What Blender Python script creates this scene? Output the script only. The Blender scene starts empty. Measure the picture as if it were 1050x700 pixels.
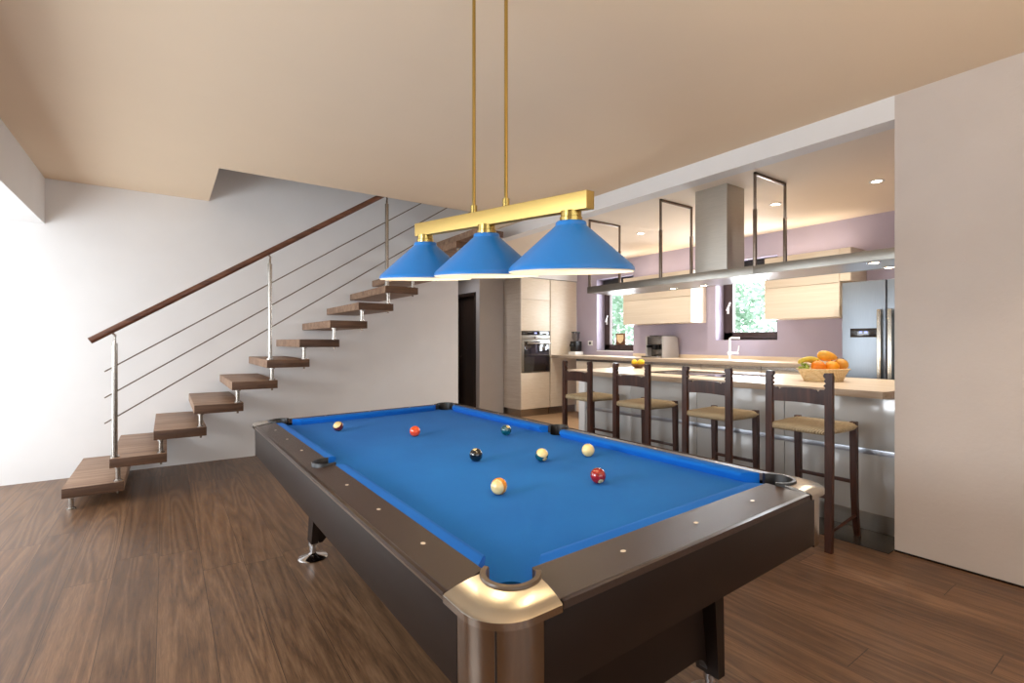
import bpy, bmesh, math, random
from mathutils import Vector, Matrix, noise
random.seed(7)
K = 0.94                       # whole place is modelled against a 1.33 eye height and brought to real size at the end
sc = bpy.context.scene
C = sc.collection
PI = math.pi

# ------------------------------------------------------------------ materials
def lin(c):
    return tuple(((v/255)/12.92 if v/255 <= .04045 else ((v/255+.055)/1.055)**2.4) for v in c) + (1.0,)

class NT:
    def __init__(s, name):
        s.m = bpy.data.materials.new(name); s.m.use_nodes = True
        s.t = s.m.node_tree; s.N = s.t.nodes; s.b = s.N['Principled BSDF']
    def n(s, typ, **kw):
        nd = s.N.new(typ)
        for k, v in kw.items():
            if k.startswith('i_'):
                nd.inputs[k[2:].replace('_', ' ')].default_value = v
            else:
                setattr(nd, k, v)
        return nd
    def l(s, a, b): s.t.links.new(a, b)
    def coord(s, scale=(1, 1, 1), rot=(0, 0, 0), loc=(0, 0, 0)):
        tc = s.n('ShaderNodeTexCoord'); mp = s.n('ShaderNodeMapping')
        mp.inputs['Scale'].default_value = scale; mp.inputs['Rotation'].default_value = rot; mp.inputs['Location'].default_value = loc
        s.l(tc.outputs['Object'], mp.inputs['Vector']); return mp.outputs['Vector']
    def noise(s, vec, scale, detail=4, rough=.5, dist=0):
        nd = s.n('ShaderNodeTexNoise'); nd.inputs['Scale'].default_value = scale; nd.inputs['Detail'].default_value = detail
        nd.inputs['Roughness'].default_value = rough; nd.inputs['Distortion'].default_value = dist
        s.l(vec, nd.inputs['Vector']); return nd.outputs['Fac']
    def ramp(s, fac, stops):
        r = s.n('ShaderNodeValToRGB'); e = r.color_ramp.elements
        while len(e) > 2: e.remove(e[-1])
        while len(e) < len(stops): e.new(.5)
        for q, (p, c) in zip(e, stops): q.position = p; q.color = c
        s.l(fac, r.inputs['Fac']); return r.outputs['Color']
    def math(s, op, a, b=None):
        nd = s.n('ShaderNodeMath', operation=op)
        for i, v in enumerate((a, b)):
            if v is None: continue
            if isinstance(v, (int, float)): nd.inputs[i].default_value = v
            else: s.l(v, nd.inputs[i])
        return nd.outputs[0]
    def mix(s, fac, a, b, mode='MIX'):
        nd = s.n('ShaderNodeMix', data_type='RGBA', blend_type=mode)
        for k, v in ((0, fac), (6, a), (7, b)):
            if isinstance(v, (int, float)): nd.inputs[k].default_value = v
            elif isinstance(v, tuple): nd.inputs[k].default_value = v
            else: s.l(v, nd.inputs[k])
        return nd.outputs[2]
    def bump(s, h, strength=.2, dist=.01):
        b = s.n('ShaderNodeBump'); b.inputs['Strength'].default_value = strength; b.inputs['Distance'].default_value = dist
        s.l(h, b.inputs['Height']); s.l(b.outputs[0], s.b.inputs['Normal'])
    def set(s, col=None, rough=None, metal=None, spec=None, coat=None, coat_rough=None, sheen=None):
        b = s.b.inputs
        if col is not None:
            if isinstance(col, tuple): b['Base Color'].default_value = col
            else: s.l(col, b['Base Color'])
        if rough is not None:
            if isinstance(rough, (int, float)): b['Roughness'].default_value = rough
            else: s.l(rough, b['Roughness'])
        if metal is not None: b['Metallic'].default_value = metal
        if spec is not None: b['Specular IOR Level'].default_value = spec
        if coat is not None: b['Coat Weight'].default_value = coat
        if coat_rough is not None: b['Coat Roughness'].default_value = coat_rough
        if sheen is not None: b['Sheen Weight'].default_value = sheen
        return s.m

def plain(name, col, rough=.5, metal=0, spec=.5, var=.06, scale=6, coat=0, bump=0):
    s = NT(name); c = lin(col); v = s.coord()
    f = s.noise(v, scale, 5)
    lo = tuple(max(0, q*(1-var)) for q in c[:3])+(1,); hi = tuple(min(1, q*(1+var)) for q in c[:3])+(1,)
    s.set(s.ramp(f, [(.3, lo), (.7, hi)]), rough, metal, spec, coat, .08)
    if bump: s.bump(s.noise(v, scale*14, 3), bump, .004)
    return s.m

def brushed(name, col, rough=.3, axis=(1, 1, 60), var=.08):
    s = NT(name); c = lin(col); v = s.coord(scale=axis)
    f = s.noise(v, 9, 4)
    lo = tuple(q*(1-var) for q in c[:3])+(1,); hi = tuple(min(1, q*(1+var)) for q in c[:3])+(1,)
    s.set(s.ramp(f, [(.3, lo), (.7, hi)]), rough, 1.0)
    s.bump(f, .03, .002)
    return s.m

def woodgrain(name, dark, mid, light, rough=.45, along=(1, .08, 1), scale=14, coat=0, knots=False, var=.5):
    s = NT(name)
    v = s.coord(scale=along)
    f = s.noise(v, scale, 8, .6, .6)
    f2 = s.noise(v, scale*5, 4, .6)
    m = s.math('ADD', s.math('MULTIPLY', f, .7), s.math('MULTIPLY', f2, .3))
    col = s.ramp(m, [(.34, lin(dark)), (.5, lin(mid)), (.66, lin(light))])
    s.set(col, rough, 0, .4, coat, .15)
    s.bump(m, .08, .003)
    return s.m

def floor_wood():
    s = NT('walnut_plank_floor')
    tc = s.n('ShaderNodeTexCoord'); sp = s.n('ShaderNodeSeparateXYZ'); s.l(tc.outputs['Object'], sp.inputs[0])
    W, L = .198, 2.05
    gx = s.math('DIVIDE', s.math('ADD', sp.outputs[0], 20.03), W); row = s.math('FLOOR', gx); fx = s.math('FRACT', gx)
    wn = s.n('ShaderNodeTexWhiteNoise', noise_dimensions='1D'); s.l(row, wn.inputs['W'])
    gy = s.math('ADD', s.math('DIVIDE', s.math('ADD', sp.outputs[1], 20), L), s.math('MULTIPLY', wn.outputs['Value'], 7.3))
    pl = s.math('FLOOR', gy); fy = s.math('FRACT', gy)
    cb = s.n('ShaderNodeCombineXYZ'); s.l(row, cb.inputs[0]); s.l(pl, cb.inputs[1])
    w2 = s.n('ShaderNodeTexWhiteNoise', noise_dimensions='3D'); s.l(cb.outputs[0], w2.inputs['Vector'])
    # grain coordinates, shifted per plank
    sh = s.n('ShaderNodeVectorMath', operation='MULTIPLY_ADD')
    s.l(w2.outputs['Color'], sh.inputs[0]); sh.inputs[1].default_value = (9, 9, 9)
    sc_ = s.n('ShaderNodeVectorMath', operation='MULTIPLY'); s.l(tc.outputs['Object'], sc_.inputs[0]); sc_.inputs[1].default_value = (1, .06, 1)
    s.l(sc_.outputs[0], sh.inputs[2]); vec = sh.outputs[0]
    g1 = s.noise(vec, 5.5, 2, .45, .7)                       # broad cathedral figure
    rings = s.math('FRACT', s.math('MULTIPLY', g1, 11))
    rings = s.math('ABSOLUTE', s.math('SUBTRACT', rings, .5))
    g2 = s.noise(vec, 120, 6, .7, .4)
    k = s.n('ShaderNodeTexVoronoi', feature='F1'); s.l(vec, k.inputs['Vector']); k.inputs['Scale'].default_value = 2.6
    kn = s.ramp(k.outputs['Distance'], [(.03, (1, 1, 1, 1)), (.11, (0, 0, 0, 1))])
    m = s.math('ADD', s.math('MULTIPLY', rings, .34), s.math('MULTIPLY', g2, .72))
    base = s.ramp(m, [(.26, lin((80, 58, 41))), (.45, lin((114, 84, 60))), (.66, lin((144, 112, 84)))])
    tone = s.ramp(w2.outputs['Value'], [(0, (.80, .79, .78, 1)), (.5, (.97, .97, .96, 1)), (1, (1.12, 1.11, 1.08, 1))])
    col = s.mix(1.0, base, tone, 'MULTIPLY')
    col = s.mix(s.math('MULTIPLY', kn, .75), col, lin((52, 34, 24)))
    def edge(f, w):
        a = s.math('LESS_THAN', f, w); b = s.math('GREATER_THAN', f, 1-w); return s.math('MAXIMUM', a, b)
    gap = s.math('MAXIMUM', edge(fx, .006), edge(fy, .0009))
    col = s.mix(s.math('MULTIPLY', gap, .8), col, lin((46, 32, 22)))
    rr = s.ramp(g2, [(.3, (.30, .30, .30, 1)), (.7, (.44, .44, .44, 1))])
    s.set(col, rr, 0, .45)
    s.bump(s.math('SUBTRACT', s.math('MULTIPLY', g2, .3), gap), .18, .004)
    return s.m

def cloth(name, col, col2):
    s = NT(name); v = s.coord(); f = s.noise(v, 420, 2); f2 = s.noise(v, 3, 3)
    s.set(s.mix(.35, s.ramp(f2, [(.3, lin(col)), (.7, lin(col2))]), s.ramp(f, [(.3, lin(col)), (.7, lin(col2))])), .88, 0, .15, sheen=.03)
    s.bump(f, .12, .001); return s.m

def rush():
    s = NT('woven_rush'); v = s.coord(scale=(1, 1, 1))
    w = s.n('ShaderNodeTexWave', wave_type='BANDS', bands_direction='DIAGONAL'); s.l(v, w.inputs['Vector'])
    w.inputs['Scale'].default_value = 38; w.inputs['Distortion'].default_value = 2.5; w.inputs['Detail'].default_value = 3
    f = s.noise(v, 60, 4)
    m = s.math('ADD', s.math('MULTIPLY', w.outputs['Fac'], .5), s.math('MULTIPLY', f, .5))
    s.set(s.ramp(m, [(.25, lin((104, 88, 64))), (.5, lin((176, 154, 120))), (.75, lin((214, 196, 162)))]), .8, 0, .2)
    s.bump(m, .6, .006); return s.m

def basket_mat():
    s = NT('wicker'); v = s.coord()
    w = s.n('ShaderNodeTexWave', wave_type='BANDS', bands_direction='Z'); s.l(v, w.inputs['Vector']); w.inputs['Scale'].default_value = 30; w.inputs['Distortion'].default_value = 4
    w2 = s.n('ShaderNodeTexWave', wave_type='BANDS', bands_direction='DIAGONAL'); s.l(v, w2.inputs['Vector']); w2.inputs['Scale'].default_value = 26
    m = s.math('MULTIPLY', w.outputs['Fac'], s.math('ADD', w2.outputs['Fac'], .5))
    s.set(s.ramp(m, [(.1, lin((196, 162, 110))), (.6, lin((240, 218, 172)))]), .6); s.bump(m, .5, .006); return s.m

def emit(name, col, strength):
    m = bpy.data.materials.new(name); m.use_nodes = True; t = m.node_tree; t.nodes.clear()
    e = t.nodes.new('ShaderNodeEmission'); e.inputs[0].default_value = lin(col); e.inputs[1].default_value = strength
    o = t.nodes.new('ShaderNodeOutputMaterial'); t.links.new(e.outputs[0], o.inputs[0]); return m

def glass(name='clear_glass', tint=(1, 1, 1, 1)):
    m = bpy.data.materials.new(name); m.use_nodes = True; t = m.node_tree; t.nodes.clear()
    a = t.nodes.new('ShaderNodeBsdfTransparent'); a.inputs[0].default_value = tint
    g = t.nodes.new('ShaderNodeBsdfGlossy'); g.inputs['Roughness'].default_value = .02
    f = t.nodes.new('ShaderNodeFresnel'); f.inputs[0].default_value = 1.45
    x = t.nodes.new('ShaderNodeMixShader'); o = t.nodes.new('ShaderNodeOutputMaterial')
    ge = t.nodes.new('ShaderNodeNewGeometry'); mu = t.nodes.new('ShaderNodeMath'); mu.operation = 'SUBTRACT'; mu.use_clamp = True   # only the face turned to the ray reflects
    t.links.new(f.outputs[0], mu.inputs[0]); t.links.new(ge.outputs['Backfacing'], mu.inputs[1])
    t.links.new(mu.outputs[0], x.inputs[0]); t.links.new(a.outputs[0], x.inputs[1]); t.links.new(g.outputs[0], x.inputs[2]); t.links.new(x.outputs[0], o.inputs[0])
    return m

M = dict(
    wall=plain('white_plaster', (228, 226, 224), .75, spec=.2, var=.02, scale=3, bump=.08),
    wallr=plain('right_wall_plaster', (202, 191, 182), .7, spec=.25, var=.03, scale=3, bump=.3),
    ceil=plain('ceiling_plaster', (234, 213, 186), .85, spec=.1, var=.012, scale=2),
    kceil=plain('kitchen_ceiling_plaster', (240, 226, 208), .85, spec=.1, var=.012, scale=2),
    lilac=plain('lilac_plaster', (180, 171, 188), .7, spec=.2, var=.03, scale=3),
    floor=floor_wood(),
    tile=plain('tan_tile', (196, 164, 128), .35, var=.06, scale=5),
    darkstrip=plain('dark_floor_strip', (52, 48, 44), .25, var=.15, scale=12),
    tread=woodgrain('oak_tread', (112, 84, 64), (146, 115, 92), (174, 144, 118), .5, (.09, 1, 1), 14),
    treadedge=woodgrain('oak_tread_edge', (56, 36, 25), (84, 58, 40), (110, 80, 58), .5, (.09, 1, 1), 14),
    hand=woodgrain('cherry_handrail', (70, 42, 30), (100, 62, 44), (124, 82, 60), .32, (.1, 1, 1), 18, coat=.3),
    steel=brushed('satin_steel', (168, 162, 154), .26, (1, 1, 8)),
    darksteel=brushed('cable_steel', (126, 112, 100), .35, (1, 1, 8)),
    chrome=plain('chrome', (225, 225, 225), .06, 1, var=.01),
    brass=brushed('brushed_brass', (186, 160, 92), .25, (40, 1, 40), .05),
    brassbar=brushed('satin_brass', (196, 168, 102), .5, (2, 2, 90), .04),
    blue=plain('blue_enamel', (24, 124, 204), .34, var=.02, coat=.25, spec=.5),
    shadein=plain('cream_enamel', (255, 246, 226), .6, var=.01),
    cloth=cloth('blue_cloth', (18, 100, 182), (24, 112, 196)),
    cushion=cloth('bright_blue_cloth', (12, 98, 190), (18, 108, 200)),
    rail=plain('brown_laminate_rail', (58, 42, 34), .36, var=.1, scale=220, spec=.5, bump=.2),
    skirt=plain('dark_brown_panel', (33, 22, 16), .42, var=.08, scale=10, spec=.25),
    cap=brushed('satin_nickel', (196, 188, 174), .24, (1, 1, 1), .05),
    capside=brushed('polished_nickel', (176, 168, 158), .14, (1, 1, 1), .05),
    post=brushed('bronze_corner', (158, 146, 134), .16, (1, 1, 1), .08),
    rubber=plain('brown_pocket_rim', (92, 74, 56), .35, var=.1),
    black=plain('black_plastic', (22, 20, 20), .3, var=.1),
    leather=plain('black_leather', (16, 15, 16), .4, var=.15, bump=.3, scale=20),
    pearl=plain('mother_of_pearl', (236, 220, 196), .3, var=.06, scale=80),
    stool=woodgrain('dark_walnut', (42, 20, 12), (60, 31, 20), (82, 46, 32), .36, (1, 1, .1), 20, coat=.15),
    rush=rush(),
    cream=woodgrain('cream_laminate', (224, 210, 188), (230, 217, 197), (236, 224, 206), .4, (1, .12, 6), 8),
    creamgrey=woodgrain('greige_laminate', (190, 178, 164), (200, 189, 176), (208, 199, 186), .45, (1, .3, 5), 8),
    lacq=plain('gloss_lacquer', (184, 184, 182), .18, var=.03, scale=2, coat=.5),
    top=woodgrain('pale_oak_worktop', (214, 194, 164), (226, 208, 182), (236, 222, 200), .38, (1, .1, 1), 12),
    topedge=woodgrain('worktop_edge', (170, 150, 128), (186, 168, 148), (200, 184, 166), .45, (1, .1, 1), 16),
    inox=brushed('stainless_steel', (150, 146, 138), .34, (60, 1, 1)),
    inoxd=brushed('stainless_hood_side', (186, 180, 170), .5, (1, 1, 60)),
    fridge=brushed('stainless_fridge', (150, 158, 166), .34, (1, 60, 1), .04),
    plinth=brushed('steel_plinth', (168, 158, 146), .3, (1, 1, 60)),
    mirror=plain('polished_steel', (180, 184, 192), .3, 1, var=.01),
    wframe=woodgrain('dark_brown_window_frame', (48, 34, 30), (62, 46, 42), (76, 58, 54), .4, (1, 1, .1), 16),
    white=plain('white_enamel', (238, 238, 238), .25, var=.01),
    oveng=plain('oven_black_glass', (34, 30, 28), .06, var=.02, coat=1),
    hob=plain('hob_glass', (44, 40, 48), .05, var=.02, coat=1),
    orange=plain('orange_peel', (244, 134, 14), .4, var=.08, scale=30, bump=.3),
    orange2=plain('golden_orange_peel', (250, 160, 14), .4, var=.08, scale=30, bump=.3),
    mango=plain('mango_skin', (236, 172, 56), .4, var=.16, scale=12),
    pear=plain('pear_skin', (222, 158, 58), .45, var=.12, scale=16),
    lemon=plain('lemon_peel', (252, 214, 48), .4, var=.06, scale=24, bump=.2),
    melon=plain('yellow_green_peel', (222, 198, 72), .45, var=.15, scale=14),
    grape=plain('green_grape_skin', (150, 168, 60), .3, var=.12, scale=12),
    stem=plain('brown_stem', (70, 48, 28), .7),
    bowl=woodgrain('brown_wood_bowl', (74, 44, 26), (110, 70, 42), (140, 92, 58), .4, (1, 1, 1), 20),
    wicker=basket_mat(),
    glass=glass(), smoke=glass('smoky_glass', (.62, .63, .66, 1)),
    bulb=emit('lit_bulb', (255, 226, 170), 14),
    spot=emit('lit_halogen', (255, 232, 196), 30),
    display=emit('blue_display', (170, 180, 255), 1.6),
    leaf=plain('outdoor_leaf', (176, 204, 180), .6, var=.2, scale=4),
    bark=plain('bark', (90, 72, 56), .8),
    ivory=plain('ivory_ball', (240, 214, 146), .1, var=.02, coat=1),
    ballred=plain('ball_red', (150, 22, 18), .1, coat=1, var=.02),
    ballorange=plain('ball_orange', (232, 74, 16), .1, coat=1, var=.02),
    ballteal=plain('ball_teal', (10, 82, 96), .1, coat=1, var=.02),
    ballblack=plain('ball_black', (18, 18, 20), .08, coat=1, var=.02),
    ballmaroon=plain('ball_maroon', (92, 20, 26), .1, coat=1, var=.02),
    ballyellow=plain('ball_amber', (226, 140, 24), .1, coat=1, var=.02),
    door=woodgrain('dark_door_wood', (34, 24, 20), (46, 34, 28), (58, 44, 36), .4, (1, 1, .1), 14),
    grey=plain('warm_grey', (176, 172, 170), .6, var=.02),
    shell=plain('shell_picture', (236, 208, 160), .5, var=.1, scale=20),
)

# ------------------------------------------------------------------ geometry helpers
class G:
    def __init__(s): s.b = bmesh.new()
    def _bev(s, vs, w, seg):
        if w > 0:
            es = {e for v in vs for e in v.link_edges}
            bmesh.ops.bevel(s.b, geom=list(es), offset=w, segments=seg, affect='EDGES', profile=.6)
    def box(s, x0, x1, y0, y1, z0, z1, bev=0, seg=2, mat=None):
        r = bmesh.ops.create_cube(s.b, size=1)['verts']
        for v in r:
            v.co = Vector((x0+(v.co.x+.5)*(x1-x0), y0+(v.co.y+.5)*(y1-y0), z0+(v.co.z+.5)*(z1-z0)))
            if mat is not None: v.co = mat @ v.co
        s._bev(r, bev, seg); return s
    def prism(s, pts, z0, z1, ax='z', bev=0, seg=2):
        """polygon pts (2D) extruded z0..z1 along ax. z0/z1 may be functions of (a,b)."""
        f = (lambda a, b, c: (a, b, c)) if ax == 'z' else ((lambda a, b, c: (c, a, b)) if ax == 'x' else (lambda a, b, c: (a, c, b)))
        g0 = z0 if callable(z0) else (lambda a, b: z0); g1 = z1 if callable(z1) else (lambda a, b: z1)
        lo = [s.b.verts.new(f(a, b, g0(a, b))) for a, b in pts]; hi = [s.b.verts.new(f(a, b, g1(a, b))) for a, b in pts]
        n = len(pts); fs = [s.b.faces.new(lo[::-1]), s.b.faces.new(hi)]
        for i in range(n): fs.append(s.b.faces.new((lo[i], lo[(i+1) % n], hi[(i+1) % n], hi[i])))
        if bev: bmesh.ops.bevel(s.b, geom=list({e for q in fs[1:2] for e in q.edges}), offset=bev, segments=seg, affect='EDGES')
        return s
    def ring(s, c, r, axis, n, up=None):
        axis = Vector(axis).normalized(); t = Vector(up) if up else (Vector((0, 0, 1)) if abs(axis.z) < .9 else Vector((1, 0, 0)))
        u = axis.cross(t).normalized(); w = axis.cross(u)
        return [s.b.verts.new(Vector(c)+u*(r*math.cos(2*PI*i/n))+w*(r*math.sin(2*PI*i/n))) for i in range(n)]
    def skin(s, rings, cap=True):
        n = len(rings[0])
        for a, b in zip(rings, rings[1:]):
            for i in range(n): s.b.faces.new((a[i], a[(i+1) % n], b[(i+1) % n], b[i]))
        if cap: s.b.faces.new(rings[0][::-1]); s.b.faces.new(rings[-1])
    def cyl(s, p0, p1, r0, r1=None, n=20):
        p0, p1 = Vector(p0), Vector(p1); r1 = r0 if r1 is None else r1; a = p1-p0
        s.skin([s.ring(p0, r0, a, n), s.ring(p1, r1, a, n)]); return s
    def tube(s, path, r, n=12):
        P = [Vector(p) for p in path]; R = []
        ref = Vector((.13, .2, .97))
        for i, p in enumerate(P):
            d = (P[min(i+1, len(P)-1)]-P[max(i-1, 0)]).normalized()
            rr = r[i] if isinstance(r, (list, tuple)) else r
            u = d.cross(ref).normalized(); w = d.cross(u)
            R.append([s.b.verts.new(p+u*(rr*math.cos(2*PI*k/n))+w*(rr*math.sin(2*PI*k/n))) for k in range(n)])
        s.skin(R); return s
    def lathe(s, prof, c=(0, 0, 0), n=40, sx=1, sy=1, closed=False, cap=False):
        R = []
        for r, z in prof:
            R.append([s.b.verts.new((c[0]+sx*r*math.cos(2*PI*i/n), c[1]+sy*r*math.sin(2*PI*i/n), c[2]+z)) for i in range(n)])
        s.skin(R, cap)
        if closed:
            a, b = R[-1], R[0]
            for i in range(n): s.b.faces.new((a[i], a[(i+1) % n], b[(i+1) % n], b[i]))
        return s
    def ball(s, c, r, sx=1, sy=1, sz=1, sub=4, mat=None):
        vs = bmesh.ops.create_icosphere(s.b, subdivisions=sub, radius=r)['verts']
        for v in vs:
            v.co = Vector((v.co.x*sx, v.co.y*sy, v.co.z*sz))
            if mat is not None: v.co = mat @ v.co
            v.co += Vector(c)
        return s

def link(name, g, mat, parent=None, ang=.6, mats=None):
    b = g.b
    bmesh.ops.remove_doubles(b, verts=b.verts, dist=1e-6)
    bmesh.ops.recalc_face_normals(b, faces=b.faces)
    for f in b.faces: f.smooth = True
    for e in b.edges:
        if len(e.link_faces) == 2:
            if e.calc_face_angle(0) > ang: e.smooth = False
        else: e.smooth = False
    me = bpy.data.meshes.new(name); b.to_mesh(me); b.free()
    me.materials.append(mat)
    for m in mats or (): me.materials.append(m)
    o = bpy.data.objects.new(name, me); C.objects.link(o)
    if parent: o.parent = parent
    return o

def thing(name, label, cat, loc=(0, 0, 0), rz=0, group=None, matrix=None):
    o = bpy.data.objects.new(name, None); C.objects.link(o); o.empty_display_size = .1
    if matrix is not None: o.matrix_world = matrix
    else: o.location = loc; o.rotation_euler = (0, 0, rz)
    o['label'] = label; o['category'] = cat
    if group: o['group'] = group
    return o
def tag(o, label, cat, group=None):
    o['label'] = label; o['category'] = cat
    if group: o['group'] = group
    return o
def struct(name, g, mat, parent=None, mats=None):
    o = link(name, g, mat, parent, mats=mats)
    if not parent: o['kind'] = 'structure'
    return o
def dup(root, loc, label=None):
    r = root.copy(); C.objects.link(r); r.location = loc
    if label: r['label'] = label
    def rec(src, dst):
        for ch in list(src.children):
            c = ch.copy(); C.objects.link(c); c.parent = dst; rec(ch, c)
    rec(root, r); return r

# ------------------------------------------------------------------ the room
XR, YL, H, HK = 3.784, 6.42, 2.89, 2.74
X0, Y0 = -2.3, -2.6                      # far left glazing, wall behind the viewer
XW = 6.42                                # window wall of the kitchen
YB = 9.6
struct('floor', G().box(X0-.2, XR, Y0-.2, YB, -.12, 0), M['floor'])
struct('floor_kitchen', G().box(XR, XW+.3, .6, YB, -.12, 0), M['tile'])
struct('wall_left', G().box(X0, 3.535, YL, YL+.16, 0, H).box(X0, 6.2, YL, YL+.16, H, 5.2), M['wall'])
struct('wall_right', G().box(XR, XR+.28, Y0, 1.165, 0, H), M['wallr'])
struct('wall_header', G().box(XR, XR+.16, 1.165, YB, HK, H), M['wall'])
# ceiling with the stair opening x .393.., y 5.15..6.42
g = G(); g.box(X0, .393, Y0, YL, H, H+.26); g.box(.393, XR+.3, Y0, 5.15, H, H+.26); g.box(3.75, XR+.3, 5.15, YL, H, H+.26)
struct('ceiling', g, M['ceil'])
g = G(); g.box(XR+.16, XW+.3, .6, YB, HK, HK+.2); g.box(3.3, XR+.16, YL+.16, YB, H, H+.2)
struct('ceiling_kitchen', g, M['kceil'])
struct('ceiling_upstairs', G().box(.1, 6.2, 4.4, 6.7, 5.2, 5.35), M['wall'])
struct('wall_upstairs', G().box(.22, .38, 4.4, YL, H+.26, 5.2).box(6.1, 6.2, 4.4, YL, H+.26, 5.2).box(.22, 6.2, 4.3, 4.4, H+.26, 5.2), M['wall'])
struct('trim_beam', G().box(X0, -.946, Y0, YL, 2.455, H), M['wall'])
# wall behind the viewer with a wide window band, and the glazed left side
g = G(); g.box(X0, XR, Y0-.2, Y0, 0, .5); g.box(X0, XR, Y0-.2, Y0, 2.3, H); g.box(X0, -1.6, Y0-.2, Y0, .5, 2.3); g.box(2.6, XR, Y0-.2, Y0, .5, 2.3)
struct('wall_back', g, M['wall'])
g = G(); g.box(X0-.2, X0, Y0, .4, 0, 2.455); g.box(X0-.2, X0, 3.3, 3.9, 0, 2.455); g.box(X0-.2, X0, .4, .8, 0, 2.4); g.box(X0-.2, X0, 2.8, 3.3, 0, 2.4); g.box(X0-.2, X0, .8, 2.8, 0, 1.0); g.box(X0-.2, X0, 6.3, YL+.16, 0, 2.455); g.box(X0-.2, X0, Y0, YL, 2.35, H)
struct('wall_window_side', g, M['wall'])
# corridor beyond the stair wall
g = G(); g.box(3.2, 3.3, YL+.16, YB, 0, H); g.box(3.2, 4.6, YB-.1, YB, 0, H); g.box(4.56, 4.66, 8.35, YB, 0, H); g.box(4.56, 4.66, 7.62, 8.35, 2.2, H)
g.box(4.56, 5.075, 7.5, 7.62, 0, HK)
g.box(4.1, 4.7, 8.9, 9.0, 0, H)
struct('wall_corridor', g, M['grey'])
g = G(); g.box(5.05, XW, 7.64, 7.74, 0, HK); g.box(4.9, XW, 6.98, 7.64, 2.47, HK)
struct('wall_kitchen_end', g, M['wall'])
g = G(); g.box(XR+.28, XW+.3, .45, .6, 0, HK)
struct('wall_kitchen_near', g, M['lilac'])
dr = struct('door_1', G().box(4.62, 4.66, 7.66, 8.33, 0, 2.18, .004), M['door'])
f = link('door_frame', G().box(4.54, 4.62, 7.62, 7.665, 0, 2.2, .003).box(4.54, 4.62, 8.31, 8.35, 0, 2.2, .003).box(4.54, 4.62, 7.62, 8.35, 2.16, 2.22, .003), M['door'], dr)
link('door_handle', G().tube([(4.62, 8.22, 1.05), (4.56, 8.22, 1.05), (4.56, 8.12, 1.05)], .009), M['steel'], dr)
# window wall
W1 = (5.60, 6.46, 1.165, 2.45); W2 = (3.22, 4.087, 1.35, 2.44)
g = G(); T = XW+.3
def wl(y0, y1, z0, z1): g.box(XW, T, y0, y1, z0, z1)
wl(.45, W2[0], 0, HK); wl(W2[0], W2[1], 0, W2[2]); wl(W2[0], W2[1], W2[3], HK); wl(W2[1], W1[0], 0, HK)
wl(W1[0], W1[1], 0, W1[2]); wl(W1[0], W1[1], W1[3], HK); wl(W1[1], 7.7, 0, HK)
struct('wall_window', g, M['lilac'])
def window(n, w, pane_end):
    y0, y1, z0, z1 = w; xa, xb = XW+.20, XW+.27
    root = struct('window_%d' % n, G().box(xa, xb, y1-.075, y1, z0, z1, .004).box(xa, xb, y0, y0+.05, z0, z1, .004).box(xa, xb, y0, y1, z0, z0+.055, .004).box(xa, xb, y0, y1, z1-.06, z1, .004), M['wframe'])
    xs = xa-.02
    link('sash', G().box(xs, xb-.02, y1-.15, y1-.02, z0+.03, z1-.03, .004).box(xs, xb-.02, y0+.03, y0+.10, z0+.03, z1-.03, .004)
         .box(xs, xb-.02, y0+.03, y1-.02, z0+.03, z0+.11, .004).box(xs, xb-.02, y0+.03, y1-.02, z1-.13, z1-.03, .004), M['wframe'], root)
    link('glass_pane', G().box(xb-.035, xb-.029, y0+.10, y1-.15, z0+.11, z1-.13), M['glass'], root)
    zc = (z0+z1)/2-.12
    link('window_handle', G().box(xs-.014, xs, y1-.10, y1-.07, zc-.05, zc+.05, .003).tube([(xs-.01, y1-.085, zc), (xs-.045, y1-.085, zc), (xs-.05, y1-.115, zc+.05), (xs-.05, y1-.14, zc+.11)], .011), M['white'], root)
    link('roller_blind_box', G().box(xs-.07, xs, y0+.02, y1-.05, z1-.10, z1-.01, .006), M['black'], root)
    return root
window(1, W1, 0); window(2, W2, 0)
struct('trim_sill', G().box(XW-.005, XW+.2, W1[0], W1[1], W1[2]-.01, W1[2]+.004), M['white'])
# baseboard of the right wall is flush: a dark strip stands in for its shadow joint
struct('baseboard_shadow_joint', G().box(XR-.004, XR, Y0, 1.165, 0, .012), M['skirt'])
# glazed side: sliding window frames (beyond the left edge of the photograph)
def side_window(n, y0, y1, z0, z1):
    m_ = (y0+y1)/2
    w_ = struct('window_%d' % n, G().box(X0-.12, X0-.05, y0, y1, z0, z0+.06).box(X0-.12, X0-.05, y0, y1, z1-.06, z1).box(X0-.12, X0-.05, y0, y0+.07, z0, z1).box(X0-.12, X0-.05, y1-.07, y1, z0, z1).box(X0-.12, X0-.05, m_-.04, m_+.04, z0, z1), M['wframe'])
    link('glass_pane', G().box(X0-.09, X0-.084, y0+.07, y1-.07, z0+.06, z1-.06), M['glass'], w_)
side_window(3, 3.9, 6.3, 0, 2.35); side_window(5, .8, 2.8, 1.0, 2.35)
w4 = struct('window_4', G().box(-1.6, 2.6, Y0-.12, Y0-.06, .5, .56).box(-1.6, 2.6, Y0-.12, Y0-.06, 2.24, 2.3).box(-1.6, -1.54, Y0-.12, Y0-.06, .5, 2.3).box(2.54, 2.6, Y0-.12, Y0-.06, .5, 2.3).box(.47, .53, Y0-.12, Y0-.06, .5, 2.3), M['wframe'])
link('glass_pane', G().box(-1.54, 2.54, Y0-.092, Y0-.087, .56, 2.24), M['glass'], w4)

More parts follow.
